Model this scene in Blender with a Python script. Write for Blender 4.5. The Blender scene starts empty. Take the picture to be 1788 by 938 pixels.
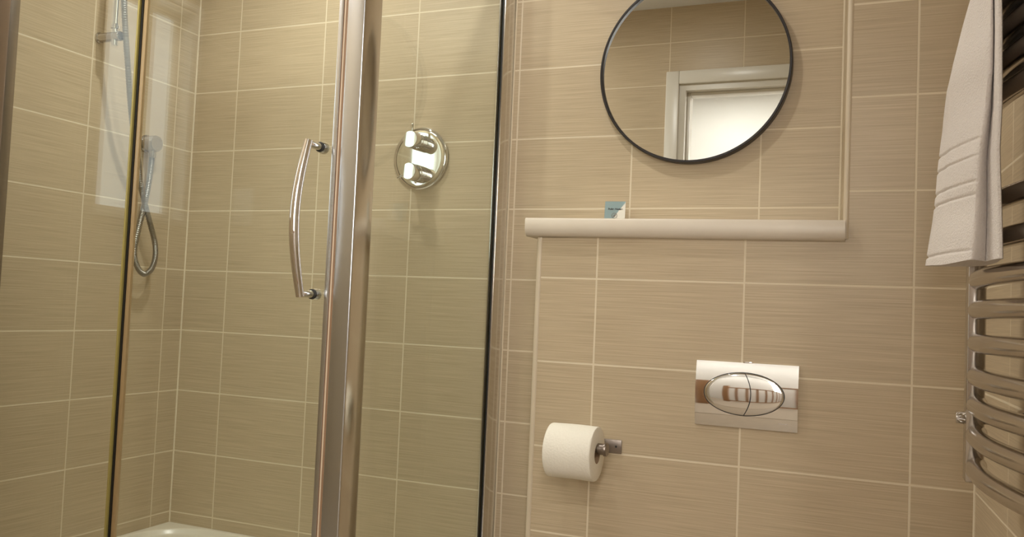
import bpy, bmesh, math, random
from mathutils import Vector, Matrix

C = bpy.context.scene.collection
scene = bpy.context.scene
PI = math.pi

# ------------------------------------------------------------------ camera
CAM = Vector((2.12369, -2.24729, 0.87563))
yaw, pitch, roll = 0.39368, 0.04733, 0.04281
F_PX = 1501.497
cy, sy, cp, sp = math.cos(yaw), math.sin(yaw), math.cos(pitch), math.sin(pitch)
fw = Vector((-sy * cp, cy * cp, sp))
rt0 = Vector((cy, sy, 0)); up0 = rt0.cross(fw)
cr, sr = math.cos(roll), math.sin(roll)
rt = cr * rt0 + sr * up0
up = -sr * rt0 + cr * up0
cd = bpy.data.cameras.new('camera')
cd.sensor_width = 36.0; cd.lens = 36.0 * F_PX / 1788.0; cd.clip_start = 0.02
cam = bpy.data.objects.new('camera', cd); C.objects.link(cam)
M = Matrix.Identity(4)
for i in range(3):
    M[i][0], M[i][1], M[i][2], M[i][3] = rt[i], up[i], -fw[i], CAM[i]
cam.matrix_world = M
scene.camera = cam

# ------------------------------------------------------------------ light and exposure
scene.view_settings.view_transform = 'Standard'
scene.view_settings.look = 'None'
scene.view_settings.gamma = 1.0
scene.view_settings.use_curve_mapping = False
scene.view_settings.exposure = 0.0
world = bpy.data.worlds.new('world'); scene.world = world
world.use_nodes = True
world.node_tree.nodes['Background'].inputs[0].default_value = (0.75, 0.85, 1.0, 1)
world.node_tree.nodes['Background'].inputs[1].default_value = 0.5
LAMP_COL = (1.0, 0.97, 0.91)
SHOWER_LAMP = (0.64, -0.46, 5.5)
ROOM_LAMPS = [(1.30, -0.76, 5.8, 'in front of the round mirror')]
DOME_FILL = (0.35, -1.28, 8.6)  # added unseen dome to fill the room, made wide to soften the rail's shadow
LANDING_FILLS = [(1.30, -2.95, 6.0, 'left'), (2.40, -2.90, 14.0, 'right')]  # added lamps, to whiten the landing in the mirror and brighten the room
WINDOW_EMIT = 2.0
HALL_EMIT = 7.2  # glow of the added landing window

# ------------------------------------------------------------------ dimensions
W, H = 0.33691, 0.2               # tile module
YB = -0.3116                      # front plane of the cistern boxing
YR = -1.72                        # rear wall, room side
ZC = 2.32                         # ceiling
XG, YF = 1.170, -0.785            # outer faces of the shower enclosure

def wall_right_x(y):
    return 2.3266 + 0.048 * (YB - y)

# ------------------------------------------------------------------ materials
MATS = {}
def new_mat(name):
    m = bpy.data.materials.new(name); m.use_nodes = True
    nt = m.node_tree
    return m, nt, nt.nodes['Principled BSDF']

def simple(name, col, rough=0.5, metal=0.0, noise=0.0, nscale=60.0, bump=0.0, stretch=(1, 1, 1), spec=0.5, emit=None, estr=0.0, coat=0.0):
    if name in MATS: return MATS[name]
    m, nt, p = new_mat(name)
    p.inputs['Base Color'].default_value = (*col, 1)
    p.inputs['Roughness'].default_value = rough
    p.inputs['Metallic'].default_value = metal
    p.inputs['Specular IOR Level'].default_value = spec
    p.inputs['Coat Weight'].default_value = coat
    if emit:
        p.inputs['Emission Color'].default_value = (*emit, 1)
        p.inputs['Emission Strength'].default_value = estr
    if noise or bump:
        tc = nt.nodes.new('ShaderNodeTexCoord'); mp = nt.nodes.new('ShaderNodeMapping')
        mp.inputs['Scale'].default_value = stretch
        nz = nt.nodes.new('ShaderNodeTexNoise'); nz.inputs['Scale'].default_value = nscale
        nz.inputs['Detail'].default_value = 3
        nt.links.new(tc.outputs['Object'], mp.inputs[0]); nt.links.new(mp.outputs[0], nz.inputs['Vector'])
        if noise:
            mx = nt.nodes.new('ShaderNodeMix'); mx.data_type = 'RGBA'
            mx.inputs['A'].default_value = (*[c * (1 - noise) for c in col], 1)
            mx.inputs['B'].default_value = (*[min(1, c * (1 + noise)) for c in col], 1)
            nt.links.new(nz.outputs['Fac'], mx.inputs['Factor'])
            nt.links.new(mx.outputs['Result'], p.inputs['Base Color'])
        if bump:
            b = nt.nodes.new('ShaderNodeBump'); b.inputs['Strength'].default_value = bump
            b.inputs['Distance'].default_value = 0.002
            nt.links.new(nz.outputs['Fac'], b.inputs['Height']); nt.links.new(b.outputs[0], p.inputs['Normal'])
    MATS[name] = m
    return m

def tile_mat(name, axis, u0, v0, sign=1):
    """Glazed wall tile with fine horizontal striations and pale cement grout."""
    m, nt, p = new_mat(name)
    N, L = nt.nodes.new, nt.links.new
    def math_(op, a, b=None, c=None):
        n = N('ShaderNodeMath'); n.operation = op
        for i, v in enumerate((a, b, c)):
            if v is None: continue
            if isinstance(v, (int, float)): n.inputs[i].default_value = v
            else: L(v, n.inputs[i])
        return n.outputs[0]
    tc = N('ShaderNodeTexCoord'); sep = N('ShaderNodeSeparateXYZ'); L(tc.outputs['Object'], sep.inputs[0])
    u = math_('ADD', math_('MULTIPLY', sep.outputs[axis], sign), -u0 + 40 * W)
    v = math_('ADD', sep.outputs['Z'], -v0 + 40 * H)
    du = math_('PINGPONG', u, W / 2); dv = math_('PINGPONG', v, H / 2)
    d = math_('MINIMUM', du, dv)
    mr = N('ShaderNodeMapRange'); mr.interpolation_type = 'SMOOTHSTEP'
    mr.inputs['From Min'].default_value = 0.0015; mr.inputs['From Max'].default_value = 0.0027
    L(d, mr.inputs['Value'])
    mask = mr.outputs['Result']
    cu = math_('FLOOR', math_('DIVIDE', u, W)); cv = math_('FLOOR', math_('DIVIDE', v, H))
    cmb = N('ShaderNodeCombineXYZ'); L(cu, cmb.inputs[0]); L(cv, cmb.inputs[1])
    wn = N('ShaderNodeTexWhiteNoise'); wn.noise_dimensions = '3D'; L(cmb.outputs[0], wn.inputs['Vector'])
    # striations: stretched noise, shifted from tile to tile
    sv = N('ShaderNodeCombineXYZ')
    L(math_('ADD', math_('MULTIPLY', u, 5.0), math_('MULTIPLY', wn.outputs['Value'], 37.0)), sv.inputs[0])
    L(math_('MULTIPLY', v, 330.0), sv.inputs[1])
    nz = N('ShaderNodeTexNoise'); nz.inputs['Scale'].default_value = 1.0; nz.inputs['Detail'].default_value = 3.0
    nz.inputs['Roughness'].default_value = 0.6
    L(sv.outputs[0], nz.inputs['Vector'])
    ramp = N('ShaderNodeValToRGB')
    ramp.color_ramp.elements[0].position = 0.28; ramp.color_ramp.elements[0].color = (0.455, 0.358, 0.238, 1)
    ramp.color_ramp.elements[1].position = 0.70; ramp.color_ramp.elements[1].color = (0.605, 0.492, 0.342, 1)
    L(nz.outputs['Fac'], ramp.inputs[0])
    hsv = N('ShaderNodeHueSaturation'); L(ramp.outputs[0], hsv.inputs['Color'])
    L(math_('ADD', math_('MULTIPLY', wn.outputs['Value'], 0.05), 0.975), hsv.inputs['Value'])
    mx = N('ShaderNodeMix'); mx.data_type = 'RGBA'
    mx.inputs['A'].default_value = (0.74, 0.64, 0.48, 1)
    L(mask, mx.inputs['Factor']); L(hsv.outputs[0], mx.inputs['B'])
    L(mx.outputs['Result'], p.inputs['Base Color'])
    rr = N('ShaderNodeMapRange'); rr.inputs['To Min'].default_value = 0.85; rr.inputs['To Max'].default_value = 0.36
    L(mask, rr.inputs['Value']); L(rr.outputs[0], p.inputs['Roughness'])
    p.inputs['Specular IOR Level'].default_value = 0.35
    hgt = math_('ADD', math_('MULTIPLY', mask, 1.0), math_('MULTIPLY', nz.outputs['Fac'], 0.25))
    b = N('ShaderNodeBump'); b.inputs['Strength'].default_value = 0.35; b.inputs['Distance'].default_value = 0.001
    L(hgt, b.inputs['Height']); L(b.outputs[0], p.inputs['Normal'])
    return m

def glass_mat(name, tint):
    """Clear toughened glass sheet: see-through with Schlick reflection on each face."""
    m = bpy.data.materials.new(name); m.use_nodes = True
    nt = m.node_tree; nt.nodes.clear(); N, L = nt.nodes.new, nt.links.new
    out = N('ShaderNodeOutputMaterial'); mix = N('ShaderNodeMixShader')
    tr = N('ShaderNodeBsdfTransparent'); tr.inputs[0].default_value = (*tint, 1)
    gl = N('ShaderNodeBsdfGlossy'); gl.inputs['Roughness'].default_value = 0.0
    geo = N('ShaderNodeNewGeometry'); dot = N('ShaderNodeVectorMath'); dot.operation = 'DOT_PRODUCT'
    L(geo.outputs['Incoming'], dot.inputs[0]); L(geo.outputs['Normal'], dot.inputs[1])
    def mm(op, a, b):
        n = N('ShaderNodeMath'); n.operation = op
        for i, v in enumerate((a, b)):
            if isinstance(v, (int, float)): n.inputs[i].default_value = v
            elif v is not None: L(v, n.inputs[i])
        return n.outputs[0]
    c = mm('ABSOLUTE', dot.outputs['Value'], None)
    k = mm('POWER', mm('SUBTRACT', 1.0, c), 5.0)
    f = mm('ADD', mm('MULTIPLY', k, 0.957), 0.043)
    L(f, mix.inputs[0]); L(tr.outputs[0], mix.inputs[1]); L(gl.outputs[0], mix.inputs[2])
    L(mix.outputs[0], out.inputs[0])
    return m

T_BACK = tile_mat('tile_back', 'X', 0.17801, 1.56)
T_LEFT = tile_mat('tile_left', 'Y', 0.08323, 1.56, -1)
T_BOX = tile_mat('tile_boxing', 'X', 1.53531, 0.95533)
T_BOXS = tile_mat('tile_boxing_side', 'Y', 0.20, 0.95533, -1)
T_RIGHT = tile_mat('tile_right', 'Y', 0.62, 0.95533, -1)
T_REAR = tile_mat('tile_rear', 'X', 1.245, 2.15)
GROUT = simple('grout_bead', (0.74, 0.64, 0.48), 0.7, noise=0.06, nscale=90)
TRIM = simple('cream_trim_plastic', (0.66, 0.56, 0.42), 0.35, noise=0.03, nscale=20)
PAINT = simple('white_paint', (0.80, 0.79, 0.76), 0.7, noise=0.02, nscale=8, bump=0.05)
GLOSS = simple('white_gloss_paint', (0.74, 0.70, 0.62), 0.3, noise=0.02, nscale=12)
SHELF = simple('shelf_laminate', (0.70, 0.62, 0.52), 0.35, noise=0.03, nscale=14)
CHROME = simple('chrome', (0.80, 0.79, 0.78), 0.04, 1.0, noise=0.02, nscale=5)
CHROME2 = simple('radiator_chrome', (0.50, 0.46, 0.42), 0.16, 1.0, noise=0.05, nscale=14, bump=0.02)
STEEL = simple('brushed_steel', (0.27, 0.23, 0.20), 0.34, 1.0, noise=0.08, nscale=40, stretch=(1, 1, 30))
ALU = simple('satin_aluminium', (0.68, 0.72, 0.78), 0.26, 1.0, noise=0.03, nscale=60, stretch=(40, 40, 1))
ALU2 = simple('polished_aluminium', (0.66, 0.63, 0.58), 0.17, 1.0, noise=0.03, nscale=60, stretch=(40, 40, 1))
SEAL = simple('brown_magnetic_seal', (0.36, 0.22, 0.13), 0.5, noise=0.05, nscale=30)
SEAL2 = simple('cream_seal_lip', (0.80, 0.66, 0.50), 0.4, noise=0.03, nscale=30)
SEALC = simple('clear_seal', (0.50, 0.37, 0.20), 0.3, noise=0.1, nscale=30)
RUBBER = simple('black_rubber', (0.02, 0.02, 0.02), 0.5, noise=0.1, nscale=30)
EDGE = simple('green_glass_edge', (0.30, 0.30, 0.06), 0.15, noise=0.08, nscale=20, coat=0.5)
OLIVE = simple('olive_seal_strip', (0.46, 0.40, 0.13), 0.3, noise=0.06, nscale=20)
BLACK = simple('black_frame_metal', (0.018, 0.014, 0.014), 0.38, noise=0.1, nscale=30)
MIRROR = simple('mirror_silver', (0.90, 0.92, 0.90), 0.0, 1.0)
ACRYL = simple('tray_acrylic', (0.72, 0.66, 0.55), 0.25, noise=0.02, nscale=10)
PAPER = simple('tissue_paper', (0.92, 0.88, 0.78), 0.9, noise=0.04, nscale=220, bump=0.5)
CARDB = simple('cardboard_core', (0.36, 0.24, 0.14), 0.9, noise=0.08, nscale=60)
TOWEL = simple('white_terry', (0.80, 0.74, 0.70), 0.95, noise=0.06, nscale=420, bump=0.9, spec=0.1)
CARDW = simple('card_white', (0.80, 0.76, 0.68), 0.6, noise=0.02, nscale=30)
CARDBL = simple('card_blue', (0.50, 0.64, 0.66), 0.55, noise=0.04, nscale=30)
INK = simple('black_ink', (0.03, 0.03, 0.03), 0.6, noise=0.05, nscale=30)
GREYP = simple('grey_plastic', (0.30, 0.30, 0.28), 0.4, noise=0.05, nscale=30)
WOOD = simple('banister_timber', (0.35, 0.19, 0.09), 0.45, noise=0.25, nscale=14, stretch=(1, 1, 0.2))
CARPET = simple('beige_carpet', (0.42, 0.35, 0.27), 0.95, noise=0.12, nscale=300, bump=0.5)
FLOORT = simple('beige_floor_vinyl', (0.34, 0.27, 0.19), 0.45, noise=0.12, nscale=25)
SOCKW = simple('white_socket_plastic', (0.82, 0.82, 0.80), 0.35, noise=0.01, nscale=30)
LENS = simple('lamp_lens', (1, 0.95, 0.85), 0.4, emit=(1.0, 0.86, 0.66), estr=14.0, noise=0.01)
DIFF = simple('fill_lamp_diffuser', (1, 1, 1), 0.5, emit=(1.0, 0.96, 0.9), estr=3.0, noise=0.01)
PANE = simple('frosted_daylight_pane', (0.8, 0.85, 0.85), 0.5, emit=(0.86, 0.97, 1.0), estr=WINDOW_EMIT, noise=0.01)
PANE2 = simple('added_window_glow', (0.9, 0.9, 0.9), 0.5, emit=(1.0, 0.97, 0.92), estr=HALL_EMIT, noise=0.01)
GLASS = glass_mat('clear_toughened_glass', (0.962, 0.990, 0.968))

def hose_mat():
    m, nt, p = new_mat('ribbed_steel_hose')
    p.inputs['Base Color'].default_value = (0.34, 0.32, 0.29, 1)
    p.inputs['Metallic'].default_value = 1.0; p.inputs['Roughness'].default_value = 0.3
    return m
HOSE = hose_mat()

# ------------------------------------------------------------------ mesh helpers
class MB:
    """Collects shapes and links them as one mesh object."""
    def __init__(s): s.bm = bmesh.new()
    def box(s, x0, x1, y0, y1, z0, z1, bev=0.0, seg=2):
        b = bmesh.new()
        vs = [b.verts.new((x, y, z)) for x in (x0, x1) for y in (y0, y1) for z in (z0, z1)]
        for f in ((0, 1, 3, 2), (4, 6, 7, 5), (0, 4, 5, 1), (2, 3, 7, 6), (0, 2, 6, 4), (1, 5, 7, 3)):
            b.faces.new([vs[i] for i in f])
        if bev: bmesh.ops.bevel(b, geom=b.edges[:], offset=bev, segments=seg, affect='EDGES', profile=0.5)
        s._merge(b); return s
    def prism(s, pts, z0, z1, bev=0.0):
        b = bmesh.new()
        lo = [b.verts.new((x, y, z0)) for x, y in pts]; hi = [b.verts.new((x, y, z1)) for x, y in pts]
        n = len(pts)
        b.faces.new(lo[::-1]); b.faces.new(hi)
        for i in range(n): b.faces.new((lo[i], lo[(i + 1) % n], hi[(i + 1) % n], hi[i]))
        if bev: bmesh.ops.bevel(b, geom=b.edges[:], offset=bev, segments=2, affect='EDGES', profile=0.5)
        s._merge(b); return s
    def lathe(s, prof, o, d, n=32, cap=True):
        """prof = [(r, t)] along direction d from o."""
        b = bmesh.new()
        d = Vector(d).normalized(); a = d.orthogonal().normalized(); c = d.cross(a); o = Vector(o)
        rings = []
        for r, t in prof:
            if r < 1e-6: rings.append([b.verts.new(o + d * t)])
            else: rings.append([b.verts.new(o + d * t + (a * math.cos(2 * PI * i / n) + c * math.sin(2 * PI * i / n)) * r) for i in range(n)])
        for r0, r1 in zip(rings, rings[1:]):
            for i in range(n):
                j = (i + 1) % n
                q = [r0[i % len(r0)], r0[j % len(r0)], r1[j % len(r1)], r1[i % len(r1)]]
                q2 = []
                for v in q:
                    if v not in q2: q2.append(v)
                if len(q2) > 2: b.faces.new(q2)
        if cap:
            for rg in (rings[0], rings[-1]):
                if len(rg) > 2: b.faces.new(rg)
        s._merge(b); return s
    def cyl(s, p0, p1, r, n=24, bev=0.0):
        p0, p1 = Vector(p0), Vector(p1); L = (p1 - p0).length
        if bev: prof = [(0, 0), (r - bev, 0), (r - bev * .3, bev * .3), (r, bev), (r, L - bev), (r - bev * .3, L - bev * .3), (r - bev, L), (0, L)]
        else: prof = [(0, 0), (r, 0), (r, L), (0, L)]
        return s.lathe(prof, p0, p1 - p0, n, cap=False)
    def tube(s, path, r, n=16, cap=True):
        """r may be a number or a function of the index."""
        b = bmesh.new(); P = [Vector(p) for p in path]; rings = []
        prev = None
        for i, p in enumerate(P):
            t = (P[min(i + 1, len(P) - 1)] - P[max(i - 1, 0)]).normalized()
            a = t.orthogonal().normalized() if prev is None else (prev - t * prev.dot(t)).normalized()
            prev = a; c = t.cross(a); rr = r(i) if callable(r) else r
            rings.append([b.verts.new(p + (a * math.cos(2 * PI * k / n) + c * math.sin(2 * PI * k / n)) * rr) for k in range(n)])
        for r0, r1 in zip(rings, rings[1:]):
            for k in range(n): b.faces.new((r0[k], r0[(k + 1) % n], r1[(k + 1) % n], r1[k]))
        if cap: b.faces.new(rings[0][::-1]); b.faces.new(rings[-1])
        s._merge(b); return s
    def loft(s, loops, cap=True):
        b = bmesh.new(); rings = [[b.verts.new(p) for p in lp] for lp in loops]; n = len(loops[0])
        for r0, r1 in zip(rings, rings[1:]):
            for k in range(n): b.faces.new((r0[k], r0[(k + 1) % n], r1[(k + 1) % n], r1[k]))
        if cap: b.faces.new(rings[0][::-1]); b.faces.new(rings[-1])
        s._merge(b); return s
    def grid(s, fn, nu, nv):
        b = bmesh.new(); g = [[b.verts.new(fn(i / nu, j / nv)) for j in range(nv + 1)] for i in range(nu + 1)]
        for i in range(nu):
            for j in range(nv): b.faces.new((g[i][j], g[i + 1][j], g[i + 1][j + 1], g[i][j + 1]))
        s._merge(b); return s
    def torus(s, c, R, r, axis='Y', n=96, m=12):
        pts = []
        b = bmesh.new(); rings = []
        for i in range(n):
            a = 2 * PI * i / n; ring = []
            for k in range(m):
                t = 2 * PI * k / m; rad = R + r * math.cos(t); h = r * math.sin(t)
                v = {'Y': (rad * math.cos(a), h, rad * math.sin(a)), 'Z': (rad * math.cos(a), rad * math.sin(a), h), 'X': (h, rad * math.cos(a), rad * math.sin(a))}[axis]
                ring.append(b.verts.new(Vector(c) + Vector(v)))
            rings.append(ring)
        for i in range(n):
            for k in range(m):
                b.faces.new((rings[i][k], rings[(i + 1) % n][k], rings[(i + 1) % n][(k + 1) % m], rings[i][(k + 1) % m]))
        s._merge(b); return s
    def _merge(s, b):
        bmesh.ops.recalc_face_normals(b, faces=b.faces[:])
        me = bpy.data.meshes.new('tmp'); b.to_mesh(me); b.free()
        s.bm.from_mesh(me); bpy.data.meshes.remove(me)
    def build(s, name, mat, parent=None, smooth=True, ang=40):
        me = bpy.data.meshes.new(name); s.bm.to_mesh(me); s.bm.free()
        for m in (mat if isinstance(mat, (list, tuple)) else [mat]): me.materials.append(m)
        if smooth:
            me.shade_smooth()
            try: me.set_sharp_from_angle(angle=math.radians(ang))
            except Exception: pass
        o = bpy.data.objects.new(name, me); C.objects.link(o)
        if parent is not None: attach(o, parent)
        return o

def world_loc(o):
    v = Vector(o.location)
    if o.parent: v = v + world_loc(o.parent) + o.matrix_parent_inverse.to_translation()
    return v
def attach(o, parent):
    o.parent = parent
    o.matrix_parent_inverse = Matrix.Translation(-world_loc(parent))

def tag(o, label, cat, group=None):
    o['label'] = label; o['category'] = cat
    if group: o['group'] = group
    return o
def thing(name, loc, label, cat, group=None):
    o = bpy.data.objects.new(name, None); o.empty_display_size = 0.05; C.objects.link(o)
    o.location = loc
    return tag(o, label, cat, group)
def struct(mb, name, mat, parent=None, smooth=False):
    o = mb.build(name, mat, parent, smooth=smooth)
    if parent is None: o['kind'] = 'structure'
    return o
def spline(pts, n=12):
    """Catmull-Rom through pts."""
    P = [Vector(p) for p in pts]; P = [P[0] * 2 - P[1]] + P + [P[-1] * 2 - P[-2]]
    out = []
    for i in range(1, len(P) - 2):
        for k in range(n):
            t = k / n; p0, p1, p2, p3 = P[i - 1:i + 3]
            out.append(0.5 * (2 * p1 + (p2 - p0) * t + (2 * p0 - 5 * p1 + 4 * p2 - p3) * t * t + (3 * p1 - p0 - 3 * p2 + p3) * t ** 3))
    out.append(P[-2]); return out

# ================================================================== THE ROOM
TH = 0.12
XHL, XHR, YH0, YH1 = 0.70, 2.95, YR - TH, -3.45      # landing beyond the doorway
struct(MB().box(-0.15, 3.1, -3.6, 0.15, -0.1, 0.0), 'floor', FLOORT)
struct(MB().box(-0.15, 3.1, -3.6, 0.15, ZC, ZC + 0.1), 'ceiling', PAINT)
struct(MB().box(-TH, 2.6, 0.0, TH, 0, ZC), 'wall_back', T_BACK)

# left wall with its window opening
WY0, WY1, WZ0, WZ1 = -1.50, -1.165, 1.115, 1.83
b = MB()
b.box(-TH, 0, WY1, 0.0, 0, ZC); b.box(-TH, 0, YR, WY0, 0, ZC)
b.box(-TH, 0, WY0, WY1, 0, WZ0); b.box(-TH, 0, WY0, WY1, WZ1, ZC)
struct(b, 'wall_left', T_LEFT)
# right wall: leans slightly off square
b = MB()
b.prism([(wall_right_x(0), 0), (wall_right_x(0) + TH, 0), (wall_right_x(YR) + TH, YR), (wall_right_x(YR), YR)], 0, ZC)
struct(b, 'wall_right', T_RIGHT)
# rear wall with the doorway
DX0, DX1, DZ = 1.295, 2.262, 1.949
b = MB()
b.box(-TH, DX0, YR - TH, YR, 0, ZC); b.box(DX1, 2.52, YR - TH, YR, 0, ZC); b.box(DX0, DX1, YR - TH, YR, DZ, ZC)
struct(b, 'wall_rear', T_REAR)
# tiled boxing: low cistern box and the full height column at its right end
XBL, XCL = 1.3889, 2.0775
b = MB()
b.box(XBL, XCL, YB, 0, 0, 1.052)
b.prism([(XCL, YB), (wall_right_x(YB), YB), (wall_right_x(0), 0.0), (2.0556, 0.0)], 0, ZC)
o = struct(b, 'wall_boxing', [T_BOX, T_BOXS])
for f in o.data.polygons:
    if abs(f.normal.x) > 0.7: f.material_index = 1
# corner beads and tile trims
def strip(name, x, y, z0, z1, r, mat):
    return struct(MB().cyl((x, y, z0), (x, y, z1), r, 12), name, mat, smooth=True)
strip('trim_1', XBL + 0.001, YB + 0.005, 0, 1.052, 0.0078, TRIM)
strip('trim_2', XCL + 0.0, YB + 0.004, 1.053, ZC, 0.0066, TRIM)
strip('trim_3', 0.0, 0.0, 0.125, ZC, 0.0035, GROUT)
strip('trim_4', 2.0556, 0.0, 1.1, ZC, 0.004, GROUT)
strip('trim_5', wall_right_x(YB), YB, 0, ZC, 0.0035, GROUT)
b = MB(); b.cyl((XG, -0.0, 0.125), (XG, -0.0, 1.95), 0.003, 10)
strip('trim_6', XG + 0.001, 0.0, 0.125, 1.95, 0.0026, GROUT)

# window on the left wall (daylight through frosted glass)
wd = bpy.data.objects.new('window_1', None); C.objects.link(wd); wd.location = (-0.07, (WY0 + WY1) / 2, WZ0); wd['kind'] = 'structure'
b = MB()
for (y0, y1, z0, z1) in ((WY0, WY0 + 0.028, WZ0, WZ1), (WY1 - 0.028, WY1, WZ0, WZ1), (WY0, WY1, WZ0, WZ0 + 0.028), (WY0, WY1, WZ1 - 0.028, WZ1)):
    b.box(-0.095, -0.055, y0, y1, z0, z1, 0.003)
b.build('window_frame', GLOSS, wd)
b = MB().box(-0.082, -0.074, WY0 + 0.02, WY1 - 0.02, WZ0 + 0.02, WZ1 - 0.02); b.build('window_pane', PANE, wd)
b = MB()
t = 0.008
b.box(-0.055, 0.004, WY0, WY0 + t, WZ0, WZ1); b.box(-0.055, 0.004, WY1 - t, WY1, WZ0, WZ1)
b.box(-0.055, 0.004, WY0, WY1, WZ1 - t, WZ1); b.box(-0.055, 0.012, WY0 - 0.01, WY1 + 0.01, WZ0 - 0.012, WZ0 + t, 0.002)
b.build('window_reveal', GLOSS, wd)
b = MB()
b.box(0.0, 0.007, WY0 - 0.026, WY0, WZ0 - 0.012, WZ1 + 0.026, 0.002); b.box(0.0, 0.007, WY0, WY1, WZ1, WZ1 + 0.026, 0.002)
b.build('window_trim', GLOSS, wd)

# doorway: architrave on the room side, lining with stop
dr = bpy.data.objects.new('door_1', None); C.objects.link(dr); dr.location = ((DX0 + DX1) / 2, YR, 0); dr['kind'] = 'structure'
b = MB()
AW = 0.061
b.box(DX0 - AW, DX0, YR, YR + 0.018, 0, DZ + AW, 0.004); b.box(DX1, DX1 + AW, YR, YR + 0.018, 0, DZ + AW, 0.004)
b.box(DX0, DX1, YR, YR + 0.018, DZ, DZ + AW, 0.004)
b.build('architrave', GLOSS, dr)
b = MB()
b.box(DX0, DX0 + 0.028, YR - TH, YR, 0, DZ); b.box(DX1 - 0.028, DX1, YR - TH, YR, 0, DZ); b.box(DX0 + 0.028, DX1 - 0.028, YR - TH, YR, DZ - 0.028, DZ)
b.box(DX0 + 0.028, DX0 + 0.042, YR - TH + 0.01, YR - 0.045, 0, DZ - 0.028, 0.002)
b.box(DX0 + 0.042, DX1 - 0.028, YR - TH + 0.01, YR - 0.045, DZ - 0.042, DZ - 0.028, 0.002)
b.build('door_lining', GLOSS, dr)

# the landing the photograph is taken from
struct(MB().box(XHL - TH, XHL, YH1, YH0, 0, ZC), 'wall_landing_left', PAINT)
struct(MB().box(XHR, XHR + TH, YH1, YH0, 0, ZC), 'wall_landing_right', PAINT)
LX0, LX1, LZ0, LZ1 = 1.95, 2.85, 0.9, 2.2
b = MB()
b.box(XHL - TH, LX0, YH1 - TH, YH1, 0, ZC); b.box(LX1, XHR + TH, YH1 - TH, YH1, 0, ZC)
b.box(LX0, LX1, YH1 - TH, YH1, 0, LZ0); b.box(LX0, LX1, YH1 - TH, YH1, LZ1, ZC)
struct(b, 'wall_landing_end', PAINT)
wd2 = bpy.data.objects.new('added_window', None); C.objects.link(wd2); wd2.location = ((LX0 + LX1) / 2, YH1 - 0.06, LZ0); wd2['kind'] = 'structure'  # added window; its glowing pane lights the back wall through the doorway
b = MB()
for (x0, x1, z0, z1) in ((LX0, LX0 + 0.04, LZ0, LZ1), (LX1 - 0.04, LX1, LZ0, LZ1), (LX0, LX1, LZ0, LZ0 + 0.04), (LX0, LX1, LZ1 - 0.04, LZ1)):
    b.box(x0, x1, YH1 - 0.09, YH1 - 0.04, z0, z1, 0.003)
b.build('window_frame', GLOSS, wd2)
MB().box(LX0 + 0.03, LX1 - 0.03, YH1 - 0.075, YH1 - 0.065, LZ0 + 0.03, LZ1 - 0.03).build('window_pane', PANE2, wd2)
struct(MB().box(XHL, XHR, YH1, YH0, 0.0, 0.008), 'floor_landing', CARPET)

# ================================================================== SHOWER ENCLOSURE
ZT = 1.95; Z0 = 0.1258
enc = thing('shower_enclosure', (XG / 2, YF / 2, Z0), 'glass shower enclosure with thick satin aluminium corner post and sliding door', 'shower enclosure')
def sheet(x0, x1, y0, y1, z0, z1, name, parent, edge_axis):
    o = MB().box(x0, x1, y0, y1, z0, z1).build(name, [GLASS, EDGE], parent, smooth=False)
    for f in o.data.polygons:
        n = f.normal
        if abs(n[edge_axis]) < 0.5: f.material_index = 1
    return o
# corner post with rounded arrises
MB().box(1.1275, XG, YF, -0.718, Z0, ZT, 0.0035, 3).build('corner_post', [ALU, ALU2], enc)
po = [o for o in enc.children if o.name.startswith('corner_post')][0]
for f in po.data.polygons:
    if f.normal.x > 0.8: f.material_index = 1
b = MB(); b.box(1.1115, 1.1275, YF + 0.012, YF + 0.040, Z0, ZT); b.build('door_seal', SEAL, enc)
b = MB(); b.cyl((1.1150, YF + 0.0125, Z0), (1.1150, YF + 0.0125, ZT), 0.0018, 8); b.cyl((1.1232, YF + 0.0125, Z0), (1.1232, YF + 0.0125, ZT), 0.0018, 8)
b.build('seal_lip', SEAL2, enc)
# wall profiles
b = MB(); b.box(1.150, XG, -0.078, 0.0, Z0, ZT, 0.002); b.build('wall_profile', ALU2, enc)
b = MB(); b.box(0.0, 0.062, YF, YF + 0.045, Z0, ZT, 0.003); b.build('wall_profile', ALU2, enc)
b = MB(); b.box(0.062, 0.124, YF + 0.006, YF + 0.034, Z0, ZT, 0.003); b.build('frame_stile', STEEL, enc)
b = MB(); b.box(1.1555, 1.166, -0.0815, -0.078, Z0, ZT); b.build('glazing_gasket', RUBBER, enc)
# fixed panes
sheet(1.157, 1.164, -0.719, -0.0815, Z0 + 0.03, ZT - 0.02, 'side_panel', enc, 0)
sheet(0.121, 0.548, YF + 0.008, YF + 0.016, Z0 + 0.03, ZT - 0.02, 'fixed_panel', enc, 1)
# rails
b = MB(); b.box(0.05, 1.13, YF + 0.001, YF + 0.045, ZT - 0.03, ZT + 0.012, 0.003); b.build('top_rail', ALU, enc)
b = MB(); b.box(1.150, XG, -0.72, -0.07, ZT - 0.03, ZT + 0.012, 0.003); b.build('top_rail', ALU, enc)
b = MB(); b.box(0.05, 1.13, YF + 0.001, YF + 0.045, Z0, Z0 + 0.035, 0.003); b.build('bottom_rail', ALU, enc)
b = MB(); b.box(1.150, XG, -0.72, -0.07, Z0, Z0 + 0.035, 0.003); b.build('bottom_rail', ALU, enc)
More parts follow.
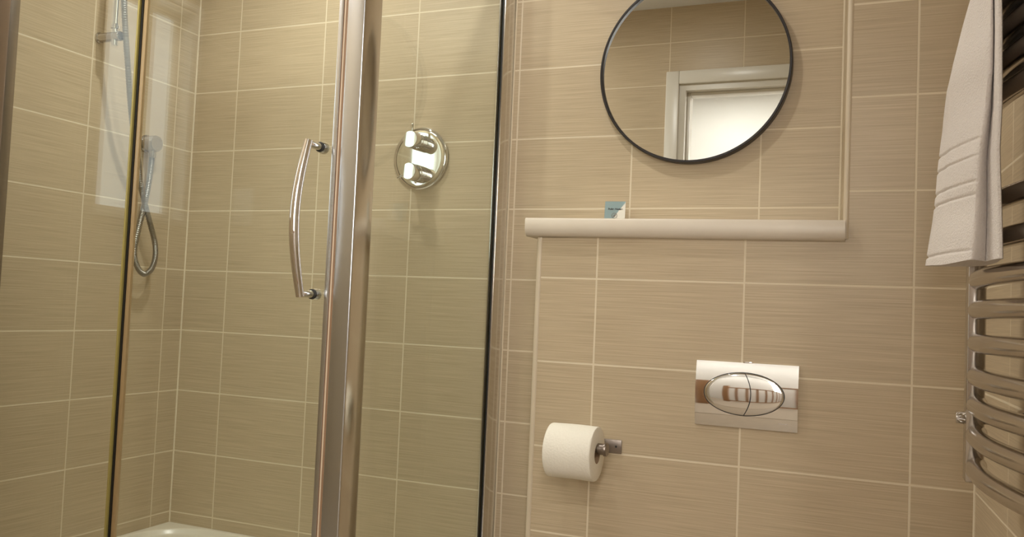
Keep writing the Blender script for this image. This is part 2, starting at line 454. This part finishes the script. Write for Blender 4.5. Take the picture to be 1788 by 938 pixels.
# sliding door
YD = YF + 0.022
dpane = sheet(0.556, 1.105, YD, YD + 0.006, Z0 + 0.037, ZT - 0.032, 'sliding_door', enc, 1)
b = MB(); b.box(1.1000, 1.1112, YF + 0.010, YF + 0.036, Z0 + 0.037, ZT - 0.032, 0.002); b.build('door_stile', ALU, dpane)
b = MB(); b.box(0.5605, 0.572, YD - 0.008, YD - 0.0008, Z0 + 0.037, ZT - 0.032, 0.001); b.build('edge_seal', SEALC, dpane)
b = MB(); b.box(0.5545, 0.5600, YD - 0.010, YD - 0.0008, Z0 + 0.037, ZT - 0.032); b.build('edge_seal', RUBBER, dpane)
b = MB(); b.box(0.5482, 0.5540, YF + 0.0065, YF + 0.0185, Z0 + 0.03, ZT - 0.02, 0.001); b.build('edge_strip', OLIVE, enc)
# bow handle
hx, zt, zb = 1.073, 1.192, 0.889
hpath = []
for i in range(25):
    s_ = i / 24; z = zb - 0.006 + (zt - zb + 0.012) * s_
    hpath.append((hx + 0.003 - 0.006 * math.sin(PI * s_), YD - 0.058 - 0.024 * math.sin(PI * s_), z))
b = MB(); b.tube(hpath, lambda i: 0.0085 + 0.0018 * math.sin(PI * i / 24), 20)
for z, e in ((zt, hpath[-1]), (zb, hpath[0])):
    b.cyl((hx + 0.003, YD - 0.058, z), (hx + 0.003, YD - 0.016, z), 0.0078, 20)
b.build('handle', CHROME, dpane)
for z in (zt, zb):
    b = MB(); b.lathe([(0, 0), (0.0095, 0), (0.0125, 0.003), (0.0125, 0.010), (0.0105, 0.0165), (0, 0.0165)], (hx + 0.003, YD - 0.0001, z), (0, -1, 0), 28, False)
    b.build('handle_boss', CHROME, dpane)
    b = MB(); b.lathe([(0.0104, 0.0), (0.0106, 0.004), (0.009, 0.005), (0, 0.005)], (hx + 0.003, YD - 0.0161, z), (0, -1, 0), 24, False)
    b.build('boss_ring', RUBBER, dpane)

# ------------------------------------------------------------------ shower tray
X1, Y1 = XG + 0.012, YF - 0.012
cxx, cyy = X1 / 2, Y1 / 2
def rrect(d, d2, r, z, k=16):
    """Rounded rectangle inset by d from the tiled sides and d2 from the glass sides."""
    x0, x1, y0, y1 = d, X1 - d2, Y1 + d2, -d
    out = []
    for cx, cy_, a0 in ((x1 - r, y1 - r, 0), (x0 + r, y1 - r, 90), (x0 + r, y0 + r, 180), (x1 - r, y0 + r, 270)):
        for i in range(k):
            a = math.radians(a0 + 90 * i / (k - 1)); out.append((cx + r * math.cos(a), cy_ + r * math.sin(a), z))
    return out
b = MB()
b.loft([rrect(0, 0, 0.004, 0.0), rrect(0, 0, 0.004, 0.121), rrect(0.0008, 0.0008, 0.004, 0.1240), rrect(0.0030, 0.0030, 0.005, 0.1250), rrect(0.0040, 0.0040, 0.006, 0.1251),
        rrect(0.0165, 0.0725, 0.170, 0.1252), rrect(0.0175, 0.0735, 0.170, 0.1250), rrect(0.0210, 0.0770, 0.168, 0.1225), rrect(0.0265, 0.0825, 0.165, 0.1120), rrect(0.0290, 0.0850, 0.163, 0.1100),
        rrect(0.0380, 0.0940, 0.158, 0.1075), rrect(0.07, 0.125, 0.14, 0.096), rrect(0.20, 0.22, 0.10, 0.085)])
tray = tag(b.build('shower_tray', ACRYL, None, ang=50), 'cream acrylic shower tray with raised curved rim in the tiled corner', 'shower tray')
b = MB(); b.lathe([(0, 0), (0.045, 0), (0.043, 0.004), (0.02, 0.008), (0, 0.008)], (cxx, cyy, 0.0851), (0, 0, 1), 32, False); b.build('waste_cover', CHROME, tray)

# ------------------------------------------------------------------ thermostatic valve
vx, vz = 0.879, 1.313
val = thing('shower_valve', (vx, 0, vz), 'round chrome thermostatic shower valve plate with two knobs on the tiles', 'shower valve')
b = MB(); b.lathe([(0.0945, 0.0), (0.0945, 0.002), (0.0925, 0.0055), (0.0875, 0.0082), (0.0830, 0.0092), (0.0780, 0.0096), (0.0770, 0.00962), (0.070, 0.00965), (0.05, 0.0097), (0, 0.0097)], (vx, 0, vz), (0, -1, 0), 96, False); b.build('face_plate', CHROME, val)
for kz, pin in ((vz + 0.046, (0, 0, 1)), (vz - 0.048, (-0.93, 0, -0.37))):
    kx = vx + 0.004
    b = MB(); b.lathe([(0.024, 0.0095), (0.0255, 0.011), (0.0255, 0.034), (0.0235, 0.0345), (0.0235, 0.0365), (0.0245, 0.037), (0.0245, 0.068), (0.0235, 0.0695), (0, 0.07)], (kx, 0, kz), (0, -1, 0), 48, False)
    k = b.build('control_knob', CHROME, val)
    p0 = Vector((kx, -0.058, kz)); d = Vector(pin)
    b = MB(); b.cyl(p0 + d * 0.02, p0 + d * 0.048, 0.0036, 14, 0.0008); b.build('lever_pin', CHROME, k)
val.rotation_euler = (0, 0, math.radians(-3.3))

# ------------------------------------------------------------------ slide rail, hand shower, hose, outlet
ry = -0.4005; rx = 0.062
rail = thing('shower_slide_rail', (0, ry, 1.60), 'vertical chrome slide rail held off the left shower wall by a round bracket', 'shower rail')
b = MB(); b.cyl((rx, ry, 1.598), (rx, ry, 2.20), 0.0095, 24, 0.002); b.build('rail', CHROME, rail)
for z in (1.6265, 2.165):
    b = MB(); b.lathe([(0.0165, 0.0), (0.0165, 0.004), (0.0135, 0.007), (0.0135, 0.076), (0.0145, 0.078), (0.0145, 0.083), (0.0125, 0.085), (0, 0.085)], (0, ry, z), (1, 0, 0), 32, False); b.build('wall_bracket', CHROME2, rail)
b = MB(); b.lathe([(0.0097, 0), (0.0135, 0.001), (0.0135, 0.009), (0.0115, 0.0105), (0.0115, 0.014), (0.0097, 0.015)], (rx, ry, 1.648), (0, 0, 1), 28, False); b.build('collar', CHROME, rail)
sl = MB(); sl.cyl((rx, ry, 1.885), (rx, ry, 1.945), 0.017, 28, 0.003); sl.cyl((rx, ry, 1.915), (rx + 0.03, ry, 1.915), 0.010, 20); sl.lathe([(0.012, -0.016), (0.019, -0.016), (0.021, 0.018), (0.014, 0.018)], (rx + 0.043, ry, 1.915), (0.15, 0, 1), 28, False)
sl.build('slider', CHROME, rail)
hs = thing('hand_shower', (rx + 0.043, ry, 1.90), 'chrome hand shower held in the slider high on the rail', 'hand shower')
b = MB(); b.lathe([(0, -0.03), (0.009, -0.03), (0.0115, 0.0), (0.0125, 0.03), (0.0125, 0.16), (0.016, 0.20), (0, 0.205)], (rx + 0.043, ry, 1.905), (0.15, 0, 1), 28, False); b.build('handle', CHROME, hs)
b = MB(); b.lathe([(0, -0.02), (0.02, -0.018), (0.045, -0.004), (0.05, 0.006), (0.048, 0.012), (0, 0.013)], (rx + 0.075, ry, 2.115), (0.85, 0, -0.5), 40, False); b.build('spray_head', CHROME, hs)
oy, oz = -0.197, 1.349
out = thing('hose_outlet', (0, oy, oz), 'round chrome wall outlet the shower hose hangs from', 'hose outlet')
b = MB(); b.lathe([(0.029, 0.0), (0.029, 0.004), (0.0255, 0.008), (0.0255, 0.040), (0.0235, 0.044), (0, 0.045)], (0, oy, oz), (1, 0, 0), 40, False); b.build('body', CHROME2, out)
b = MB(); b.lathe([(0.0085, 0.018), (0.0105, 0.019), (0.0105, 0.040), (0.0085, 0.044), (0, 0.044)], (0.027, oy, oz), (0, 0, -1), 24, False); b.build('spout_nut', CHROME2, out)
hp = [(0.099, -0.404, 1.872), (0.098, -0.408, 1.80), (0.098, -0.409, 1.729), (0.096, -0.395, 1.64), (0.090, -0.372, 1.54), (0.080, -0.345, 1.44), (0.062, -0.305, 1.34), (0.050, -0.272, 1.275), (0.045, -0.2554, 1.2145), (0.043, -0.2214, 1.1335),
      (0.043, -0.183, 1.045), (0.043, -0.1750, 0.995), (0.043, -0.187, 0.955), (0.043, -0.2150, 0.936), (0.043, -0.243, 0.955), (0.043, -0.2600, 1.0015), (0.040, -0.2447, 1.0826), (0.033, -0.222, 1.15), (0.029, -0.2065, 1.2236), (0.027, -0.199, 1.28), (0.027, -0.197, 1.31)]
hpts = spline(hp, 40)
b = MB(); b.tube(hpts, lambda i: 0.0086 if i % 3 else 0.0074, 14)
tag(b.build('shower_hose', HOSE, None, ang=60), 'ribbed metal shower hose hanging in a loop behind the glass', 'hose')

# ================================================================== WC WALL
# shelf board on the boxing
prof = [(YB - 0.016, 1.0975), (-0.0, 1.0975), (-0.0, 1.0535), (YB - 0.004, 1.0535), (YB - 0.012, 1.056), (YB - 0.018, 1.063), (YB - 0.020, 1.072), (YB - 0.020, 1.0935)]
def profx(xs, lst): return [[(x, y, z) for y, z in lst] for x in xs]
sx = [1.3565, 1.3580, 1.62, 1.9, 2.0705]
b = MB(); b.loft([[(x, y, z - 0.006 * (x - 1.36) / 0.71) for y, z in prof] for x in sx])
xs0 = [v for v in b.bm.verts]
for v in b.bm.verts:                          # right end follows the splayed column
    if v.co.x > 2.06: v.co.x = 2.0553 + 0.0219 * min(1, (-v.co.y) / 0.3116) - 0.0008
for v in b.bm.verts: pass
shelf = tag(b.build('shelf_board', SHELF, None, ang=50), 'long cream ledge board with rounded nose on top of the tiled boxing', 'shelf')

# notice card
ca = math.radians(9)
card = thing('notice_card', (1.495, -0.04, 1.0965), 'small blue and white notice card standing on the cream ledge', 'card')
card.rotation_euler = (-ca, 0, math.radians(7))
bpy.context.view_layer.update()
def part_local(o):
    o.parent = card; o.matrix_parent_inverse = Matrix.Identity(4)
CW, CH = 0.0275, 0.080
b = MB(); b.box(-CW, CW, -0.0004, 0.0004, 0, CH); part_local(b.build('paper', CARDW))
b = MB(); pts = [(-CW, 0.0), (-CW * 0.35, 0.0), (-0.006, 0.025), (0.001, 0.040), (0.011, 0.056), (0.0265, 0.076), (CW, CH), (-CW, CH)]
bm2 = bmesh.new(); f = bm2.faces.new([bm2.verts.new((x, -0.0006, z)) for x, z in pts]); bmesh.ops.solidify(bm2, geom=[f], thickness=0.0001)
b._merge(bm2); part_local(b.build('blue_wash', CARDBL, smooth=False))
def text_mesh(body, size, name, mat, loc, rot, parent=None, ext=0.0001, bold=0.0):
    cu = bpy.data.curves.new(name, 'FONT'); cu.body = body; cu.size = size; cu.align_x = 'CENTER'; cu.extrude = ext; cu.offset = bold
    t = bpy.data.objects.new(name, cu); C.objects.link(t)
    bpy.context.view_layer.update()
    me = bpy.data.meshes.new_from_object(t.evaluated_get(bpy.context.evaluated_depsgraph_get()))
    bpy.data.objects.remove(t); me.name = name
    me.transform(Matrix.Translation(loc) @ rot); me.materials.clear(); me.materials.append(mat)
    o = bpy.data.objects.new(name, me); C.objects.link(o)
    return o
RX = Matrix.Rotation(PI / 2, 4, 'X')
part_local(text_mesh('Polite Notice', 0.0072, 'lettering', INK, Vector((0.001, -0.0009, 0.0565)), RX, ext=0.0001, bold=0.00022))
b = MB(); b.torus((-0.001, -0.0009, 0.0405), 0.0070, 0.0008, 'Y', 40, 8)
b.cyl((-0.0065, -0.0009, 0.0350), (0.0045, -0.0009, 0.0460), 0.0008, 8)
bl = [(-0.001 + 0.0042 * math.cos(a) * 0.7 - 0.0042 * math.sin(a) * 0.45, 0.0405 + 0.0042 * math.cos(a) * 0.7 + 0.0042 * math.sin(a) * 0.45) for a in [2 * PI * i / 20 for i in range(20)]]
bm2 = bmesh.new(); f = bm2.faces.new([bm2.verts.new((x, -0.0009, z)) for x, z in bl]); bmesh.ops.solidify(bm2, geom=[f], thickness=0.0002); b._merge(bm2)
part_local(b.build('emblem', GREYP))

# round mirror
mx_, mz_, MR = 1.687, 1.5256, 0.250
mir = thing('round_mirror', (mx_, 0, mz_), 'round wall mirror in a thin black metal frame above the ledge', 'mirror')
b = MB(); b.lathe([(MR - 0.008, -0.0005), (MR, 0.0), (MR, 0.027), (MR - 0.0015, 0.0285), (MR - 0.0055, 0.0285), (MR - 0.007, 0.027), (MR - 0.007, 0.015)], (mx_, 0, mz_), (0, -1, 0), 160, False); b.build('frame', BLACK, mir)
b = MB(); b.lathe([(0, 0.0195), (MR - 0.0065, 0.0195), (MR - 0.0065, 0.0150), (0, 0.0150)], (mx_, 0, mz_), (0, -1, 0), 160, False); b.build('mirror_glass', MIRROR, mir, ang=20)

# flush plate
px0, px1, pz0, pz1 = 1.7755, 1.9915, 0.6400, 0.7810
pxc, pzc = (px0 + px1) / 2, (pz0 + pz1) / 2; hw, hh = (px1 - px0) / 2, (pz1 - pz0) / 2
fp = thing('flush_plate', (pxc, YB, pzc), 'chrome dual flush plate with split oval button on the boxing', 'flush plate')
def bulge(z):                                  # convex up and down
    q = (z - pzc) / hh
    return 0.0055 + 0.0085 * max(0.0, 1 - q * q)
b = MB()
nx, nz = 40, 48
def plate(u, v):
    x = px0 + (px1 - px0) * u; z = pz0 + (pz1 - pz0) * v
    return (x, YB - bulge(z), z)
b.grid(plate, nx, nz)
def side(fnx, n):
    b.grid(fnx, n, 1)
side(lambda u, v: (px0, YB - bulge(pz0 + 2 * hh * u) * (1 - v), pz0 + 2 * hh * u), nz)
side(lambda u, v: (px1, YB - bulge(pz0 + 2 * hh * u) * (1 - v), pz0 + 2 * hh * u), nz)
side(lambda u, v: (px0 + 2 * hw * u, YB - 0.0055 * (1 - v), pz0), nx)
side(lambda u, v: (px0 + 2 * hw * u, YB - 0.0055 * (1 - v), pz1), nx)
b.box(pxc - 0.008, pxc + 0.012, YB - 0.006, YB, pz1 - 0.001, pz1 + 0.0025, 0.001)
bmesh.ops.remove_doubles(b.bm, verts=b.bm.verts[:], dist=1e-5); bmesh.ops.recalc_face_normals(b.bm, faces=b.bm.faces[:])
b.build('plate', CHROME, fp, ang=30)
ex, ez, ea, eb = pxc - 0.004, pzc + 0.003, 0.0855, 0.0470
def ell_patch(name, mat, x_lo, x_hi, a, bb, lift, dome):
    """Oval patch riding on the bulge; x_lo/x_hi give its side limits as functions of z."""
    b = MB()
    nu, nv = 40, 40
    def fn(u, v, off=0.0):
        t = -PI / 2 + PI * v
        zz = ez + bb * math.sin(t); hwid = a * math.cos(t)
        lo = max(ex - hwid, x_lo(zz)); hi = min(ex + hwid, x_hi(zz))
        if hi < lo: lo = hi = min(max((lo + hi) / 2, ex - hwid), ex + hwid)
        x = lo + (hi - lo) * u
        e = 1 - min(1.0, (((x - ex) / a) ** 2 + ((zz - ez) / bb) ** 2))
        y = YB - bulge(zz) - lift - dome * math.sqrt(max(0, e))
        return (x, y, zz)
    b.grid(fn, nu, nv)
    def edge_lo(u, v):
        x, y, z = fn(0, u); return (x, y + 0.003 * v, z)
    def edge_hi(u, v):
        x, y, z = fn(1, u); return (x, y + 0.003 * v, z)
    b.grid(edge_lo, nv, 1); b.grid(edge_hi, nv, 1)
    bmesh.ops.remove_doubles(b.bm, verts=b.bm.verts[:], dist=2e-5)
    bmesh.ops.recalc_face_normals(b.bm, faces=b.bm.faces[:])
    return b.build(name, mat, fp, ang=35)
def split(z): return ex + 0.004 + 0.0155 * (1 - ((z - ez) / eb) ** 2) - 0.004
ell_patch('button_gap', RUBBER, lambda z: -9, lambda z: 9, ea, eb, 0.0006, 0.0)  # black oval stands in for the shade in the gap around the buttons
ell_patch('flush_button', CHROME, lambda z: -9, lambda z: split(z) - 0.0010, ea - 0.0018, eb - 0.0018, 0.0006, 0.0035)
ell_patch('flush_button', CHROME, lambda z: split(z) + 0.0010, lambda z: 9, ea - 0.0018, eb - 0.0018, 0.0006, 0.0035)
lt = text_mesh('VIEGA', 0.0075, 'lettering', STEEL, Vector((px1 - 0.030, YB - bulge(pz0 + 0.0165) - 0.0004, pz0 + 0.0150)), Matrix.Rotation(PI / 2 - 0.20, 4, 'X'), ext=0.0002)
attach(lt, fp)

# toilet roll on its holder
sxl, sxr, syy, szz = 1.452, 1.600, YB - 0.088, 0.5760
th = thing('toilet_roll_holder', (1.53, YB, 0.572), 'brushed steel toilet roll holder with square wall plate and spindle', 'toilet roll holder')
b = MB(); b.box(1.460, 1.6105, YB - 0.004, YB, 0.5560, 0.5870, 0.0008); b.build('wall_plate', STEEL, th)
b = MB(); b.lathe([(0.0026, 0), (0.0026, 0.0008), (0, 0.0009)], (1.598, YB - 0.004, 0.5718), (0, -1, 0), 14, False); b.build('screw', RUBBER, th)
b = MB()
b.tube(spline([(1.4645, YB - 0.002, 0.574), (1.4625, YB - 0.04, 0.575), (1.459, YB - 0.075, 0.576), (1.4615, syy, 0.576), (1.475, syy, szz), (1.5, syy, szz), (sxr - 0.01, syy, szz)], 8), 0.0085, 16)
b.build('spindle', STEEL, th)
b = MB(); b.lathe([(0.0095, -0.022), (0.0125, -0.020), (0.0125, -0.006), (0.0150, -0.005), (0.0150, 0.0), (0.0140, 0.0012), (0, 0.0014)], (sxr, syy, szz), (1, 0, 0), 28, False); b.build('end_cap', STEEL, th)
rr_, rc, rl0, rl1 = 0.0600, 0.0205, 1.4700, 1.5790
rz = szz + 0.0085 - rc + 0.0006
roll_ = thing('toilet_roll', (1.525, syy, rz - rr_), 'white toilet roll hanging on the steel holder below the flush plate', 'toilet roll')
b = MB()
n = 72
def tr_loop(x, r, wob=0.0):
    return [(x, syy + (r + wob * math.sin(3 * t + x * 60)) * math.cos(t), rz + (r + wob * math.sin(3 * t + x * 60)) * math.sin(t)) for t in [2 * PI * i / n for i in range(n)]]
lp = [tr_loop(rl0, rc + 0.001), tr_loop(rl0, rr_ - 0.003), tr_loop(rl0 + 0.001, rr_ - 0.001, 0.0003)]
for i in range(11): lp.append(tr_loop(rl0 + 0.004 + (rl1 - rl0 - 0.008) * i / 10, rr_, 0.0005))
lp += [tr_loop(rl1 - 0.001, rr_ - 0.001, 0.0003), tr_loop(rl1, rr_ - 0.003), tr_loop(rl1, rc + 0.001)]
b.loft(lp, cap=False); b.build('paper', PAPER, roll_, ang=45)
b = MB(); b.lathe([(rc - 0.001, 0), (rc + 0.0012, 0), (rc + 0.0012, rl1 - rl0), (rc - 0.001, rl1 - rl0), (rc - 0.001, 0)], (rl0, syy, rz), (1, 0, 0), 40, False); b.build('core', CARDB, roll_)

# ================================================================== TOWEL RAIL
YA, YZ = -0.725, -1.095
rad = thing('towel_radiator', (2.31, (YA + YZ) / 2, 0.64), 'chrome ladder towel radiator with bowed round bars on the right wall', 'radiator')
bar_line = spline([(2.2870, YA, 0), (2.2800, -0.755, 0), (2.2765, -0.80, 0), (2.2790, -0.88, 0), (2.2860, -0.94, 0), (2.2930, -0.98, 0), (2.3040, -1.03, 0), (2.3130, -1.065, 0), (2.3210, YZ, 0)], 5)
coll = ((2.2665, YA - 0.004), (2.311, YZ))
for x0, yy in coll:
    b = MB(); b.prism([(x0, yy - 0.016), (x0 + 0.024, yy - 0.016), (x0 + 0.028, yy), (x0 + 0.024, yy + 0.016), (x0, yy + 0.016)], 0.640, 1.53, 0.003); b.build('collector', CHROME2, rad)
zbars = [0.6660, 0.7150, 0.7600, 0.8040, 0.8545, 0.9040, 0.9500, 0.9980, 1.0510] + [1.1910 + 0.0425 * i for i in range(8)]
nb = len(bar_line)
for z in zbars:
    b = MB(); b.tube([(p.x, p.y, z) for p in bar_line], lambda i: 0.0138 * (0.55 if i in (0, nb - 1) else 0.88 if i in (1, nb - 2) else 1.0), 20); b.build('bar', CHROME2, rad)
for x0, yy in coll:
    for z in (0.738, 1.43):
        xw = wall_right_x(yy)
        b = MB(); b.cyl((x0 + 0.020, yy - 0.004, z), (xw, yy - 0.004, z), 0.009, 16); b.lathe([(0, 0), (0.019, 0), (0.017, 0.008), (0.009, 0.010)], (xw, yy - 0.004, z), (-1, 0, 0), 24, False); b.build('wall_bracket', CHROME2, rad)
    b = MB(); b.lathe([(0.0, -0.006), (0.009, -0.005), (0.010, 0.0), (0.010, 0.010), (0, 0.010)], (x0 - 0.003, yy - 0.004, 0.7375), (-1, 0, 0), 20, False); b.build('vent_cap', CHROME, rad)

# folded hand towel over the rail
rows = [  # z, X of far edge (y=-.86), near edge of outer leaf (y=-1.0), edge of inner leaf (y=-1.03)
    (0.9633, 2.2008, 2.2422, 2.2728), (0.985, 2.2030, 2.2440, 2.2722), (1.0271, 2.2072, 2.2464, 2.2707), (1.0650, 2.2098, 2.2472, 2.2690), (1.1027, 2.2126, 2.2485, 2.2677),
    (1.1616, 2.2198, 2.2555, 2.2694), (1.2207, 2.2233, 2.2592, 2.2686), (1.2626, 2.2301, 2.2606, 2.2681), (1.2984, 2.2392, 2.2610, 2.2670), (1.3536, 2.2530, 2.2600, 2.2660),
    (1.42, 2.2500, 2.2580, 2.2640), (1.48, 2.2480, 2.2560, 2.2630), (1.508, 2.2560, 2.2600, 2.2660), (1.5165, 2.2680, 2.2700, 2.2740)]
def lerp_rows(z):
    for (a, b_) in zip(rows, rows[1:]):
        if a[0] <= z <= b_[0]:
            t = (z - a[0]) / (b_[0] - a[0]); return [a[i] + (b_[i] - a[i]) * t for i in range(4)]
    return list(rows[-1])
random.seed(4)
def bar_x(y):
    for p, q in zip(bar_line, bar_line[1:]):
        if q.y <= y <= p.y: return p.x + (q.x - p.x) * (p.y - y) / max(1e-6, p.y - q.y)
    return 2.28
loops = []
NZ = 420
for k in range(NZ + 1):
    z = 0.9633 + (1.5165 - 0.9633) * k / NZ
    z_, xa, xb, xc = lerp_rows(z)
    top = max(0, (z - 1.50) / 0.0165)
    def back(y): return bar_x(y) - 0.0152 + 0.055 * top
    # woven border lines across the towel near the hem, and the hem roll
    groove = 0.0
    for zg in (0.977, 1.050, 1.067, 1.100, 1.123):
        groove += 0.0030 * math.exp(-((z - zg) / 0.0018) ** 2)
    w1 = 0.0016 * math.sin(z * 46 + 1.0) + 0.001 * math.sin(z * 83)
    thick = 0.010
    def P(x, y): return (x, y, z + (0.0015 * math.sin((y + 0.9) * 40) if k == 0 else 0))
    lp = []
    # outer face of the outer leaf, far to near
    for i in range(15):
        t = i / 14; y = -0.858 - 0.142 * t; x = xa + (xb - xa) * t
        x += -0.006 * math.sin(PI * t) * (1 - top) + 0.0012 * math.sin(t * 19 + z * 31) * (1 - t) - w1 * t
        lp.append(P(x + groove * (1 - 0.2 * t), y))
    e = min(thick, max(0.002, xc - xb)) * 0.8
    lp.append(P(xb + e * 0.25, -1.004)); lp.append(P(xb + e * 0.6, -1.004)); lp.append(P(xb + e, -0.999))
    # fold valley, then inner leaf out to its near edge
    lp.append(P(xb + (xc - xb) * 0.55 + 0.0030, -0.990)); lp.append(P(xb + (xc - xb) * 0.55 + 0.0038, -0.986)); lp.append(P(xb + (xc - xb) * 0.62 + 0.0034, -0.990))
    lp.append(P(xb + (xc - xb) * 0.85, -1.008)); lp.append(P(xc - 0.001, -1.026))
    lp.append(P(xc + 0.001, -1.031)); lp.append(P(xc + 0.004, -1.031)); lp.append(P(xc + 0.0055 + 0.02 * top, -1.026))
    # back, near to far, in front of the bars
    for i in range(10):
        t = i / 9; y = -1.012 + 0.150 * t
        lp.append(P(max(min(back(y), xc + 0.005 + 0.03 * top) if t < 0.3 else back(y), xa + 0.005), y))
    lp.append(P(max(xa + 0.010, min(xa + 0.03, back(-0.853) - 0.001)), -0.853)); lp.append(P(xa + 0.003, -0.853))
    loops.append(lp)
b = MB(); b.loft(loops)
# the half that hangs behind the bars
bl_ = []
for k in range(12):
    z = 1.22 + (1.5165 - 1.22) * k / 11
    qa, qb, qc = 2.2945, 2.3005, 2.3130
    bl_.append([(qa, -0.865, z), (qb, -0.93, z), (qc, -1.0, z), (qc + 0.004, -1.004, z), (qc + 0.009, -1.0, z), (qb + 0.010, -0.93, z), (qa + 0.009, -0.865, z), (qa + 0.004, -0.861, z)])
b.loft(bl_)
tag(b.build('hand_towel', TOWEL, None, ang=70), 'folded white hand towel draped over the chrome radiator bars', 'towel')

# ================================================================== BEHIND THE CAMERA (seen in reflections)
so = thing('shaver_socket', (0.064, YR, 1.196), 'white shaver socket on the rear wall, seen reflected in the shower door', 'socket')
b = MB(); b.box(0.022, 0.106, YR, YR + 0.010, 1.130, 1.264, 0.003); b.build('face_plate', SOCKW, so)
b = MB()
for x, z in ((0.052, 1.172), (0.076, 1.172), (0.052, 1.157), (0.076, 1.157), (0.064, 1.255), (0.064, 1.139)):
    b.cyl((x, YR + 0.0095, z), (x, YR + 0.0104, z), 0.003, 12)
b.bm.free()
for x, z in ((0.052, 1.172), (0.076, 1.172), (0.052, 1.157), (0.076, 1.157), (0.064, 1.255), (0.064, 1.139)):
    MB().cyl((x, YR + 0.0095, z), (x, YR + 0.0104, z), 0.003, 12).build('pin_hole', GREYP, so)
ban = thing('banister', (2.0, -2.95, 0.008), 'brown timber banister with square spindles on the landing, seen reflected in the flush plate', 'banister')
MB().box(1.35, 2.93, -2.98, -2.92, 0.90, 0.95, 0.01).build('handrail', WOOD, ban)
MB().box(1.30, 1.38, -2.99, -2.91, 0.008, 1.05, 0.006).build('newel_post', WOOD, ban)
MB().box(1.38, 2.93, -2.97, -2.93, 0.06, 0.10, 0.004).build('base_rail', WOOD, ban)
for i in range(13):
    x = 1.47 + 0.115 * i
    MB().box(x - 0.016, x + 0.016, -2.966, -2.934, 0.10, 0.90, 0.003).build('spindle', WOOD, ban)

# ================================================================== LAMPS
def downlight(x, y, energy, label, spread=PI):
    t = thing('ceiling_light', (x, y, ZC), label, 'ceiling light', 'recessed ceiling downlights')
    b = MB(); b.lathe([(0.034, 0.0005), (0.045, 0.0), (0.045, -0.003), (0.040, -0.006), (0.034, -0.006), (0.034, 0.0005)], (x, y, ZC), (0, 0, 1), 40, False); b.build('bezel', CHROME, t)
    b = MB(); b.lathe([(0, -0.0035), (0.034, -0.0035), (0.034, -0.001), (0, -0.001)], (x, y, ZC), (0, 0, 1), 32, False); b.build('lens', LENS, t)
    ld = bpy.data.lights.new('lamp', 'AREA'); ld.shape = 'DISK'; ld.size = 0.066; ld.energy = energy; ld.color = LAMP_COL; ld.spread = spread
    lo = bpy.data.objects.new('lamp', ld); C.objects.link(lo); lo.location = (x, y, ZC - 0.008); attach(lo, t)
    lo.matrix_parent_inverse = Matrix.Translation(-Vector(t.location))
downlight(*SHOWER_LAMP, 'round recessed downlight in the ceiling over the shower tray', 2.4)
def dome_fill_light(x, y, energy, label):
    t = thing('added_dome_light', (x, y, ZC), label, 'ceiling light')
    b = MB(); b.lathe([(0.13, 0.0), (0.165, 0.0), (0.165, -0.018), (0.158, -0.024), (0.13, -0.024)], (x, y, ZC), (0, 0, 1), 64, False); b.build('rim', CHROME, t)
    b = MB(); b.lathe([(0.158, -0.020), (0.15, -0.034), (0.12, -0.048), (0.07, -0.057), (0, -0.060)], (x, y, ZC), (0, 0, 1), 64, False); b.build('diffuser', DIFF, t)
    ld = bpy.data.lights.new('lamp', 'AREA'); ld.shape = 'DISK'; ld.size = 0.30; ld.energy = energy; ld.color = LAMP_COL
    lo = bpy.data.objects.new('lamp', ld); C.objects.link(lo); lo.location = (x, y, ZC - 0.064); attach(lo, t)
    lo.matrix_parent_inverse = Matrix.Translation(-Vector(t.location))
dome_fill_light(*DOME_FILL, 'added round dome fill light on the ceiling between the shower door and the rear wall')
for x, y, e, w in ROOM_LAMPS: downlight(x, y, e, 'round recessed downlight in the ceiling ' + w)
for x, y, e, w in LANDING_FILLS: downlight(x, y, e, 'added round recessed downlight in the landing ceiling, the one towards its %s wall' % w)
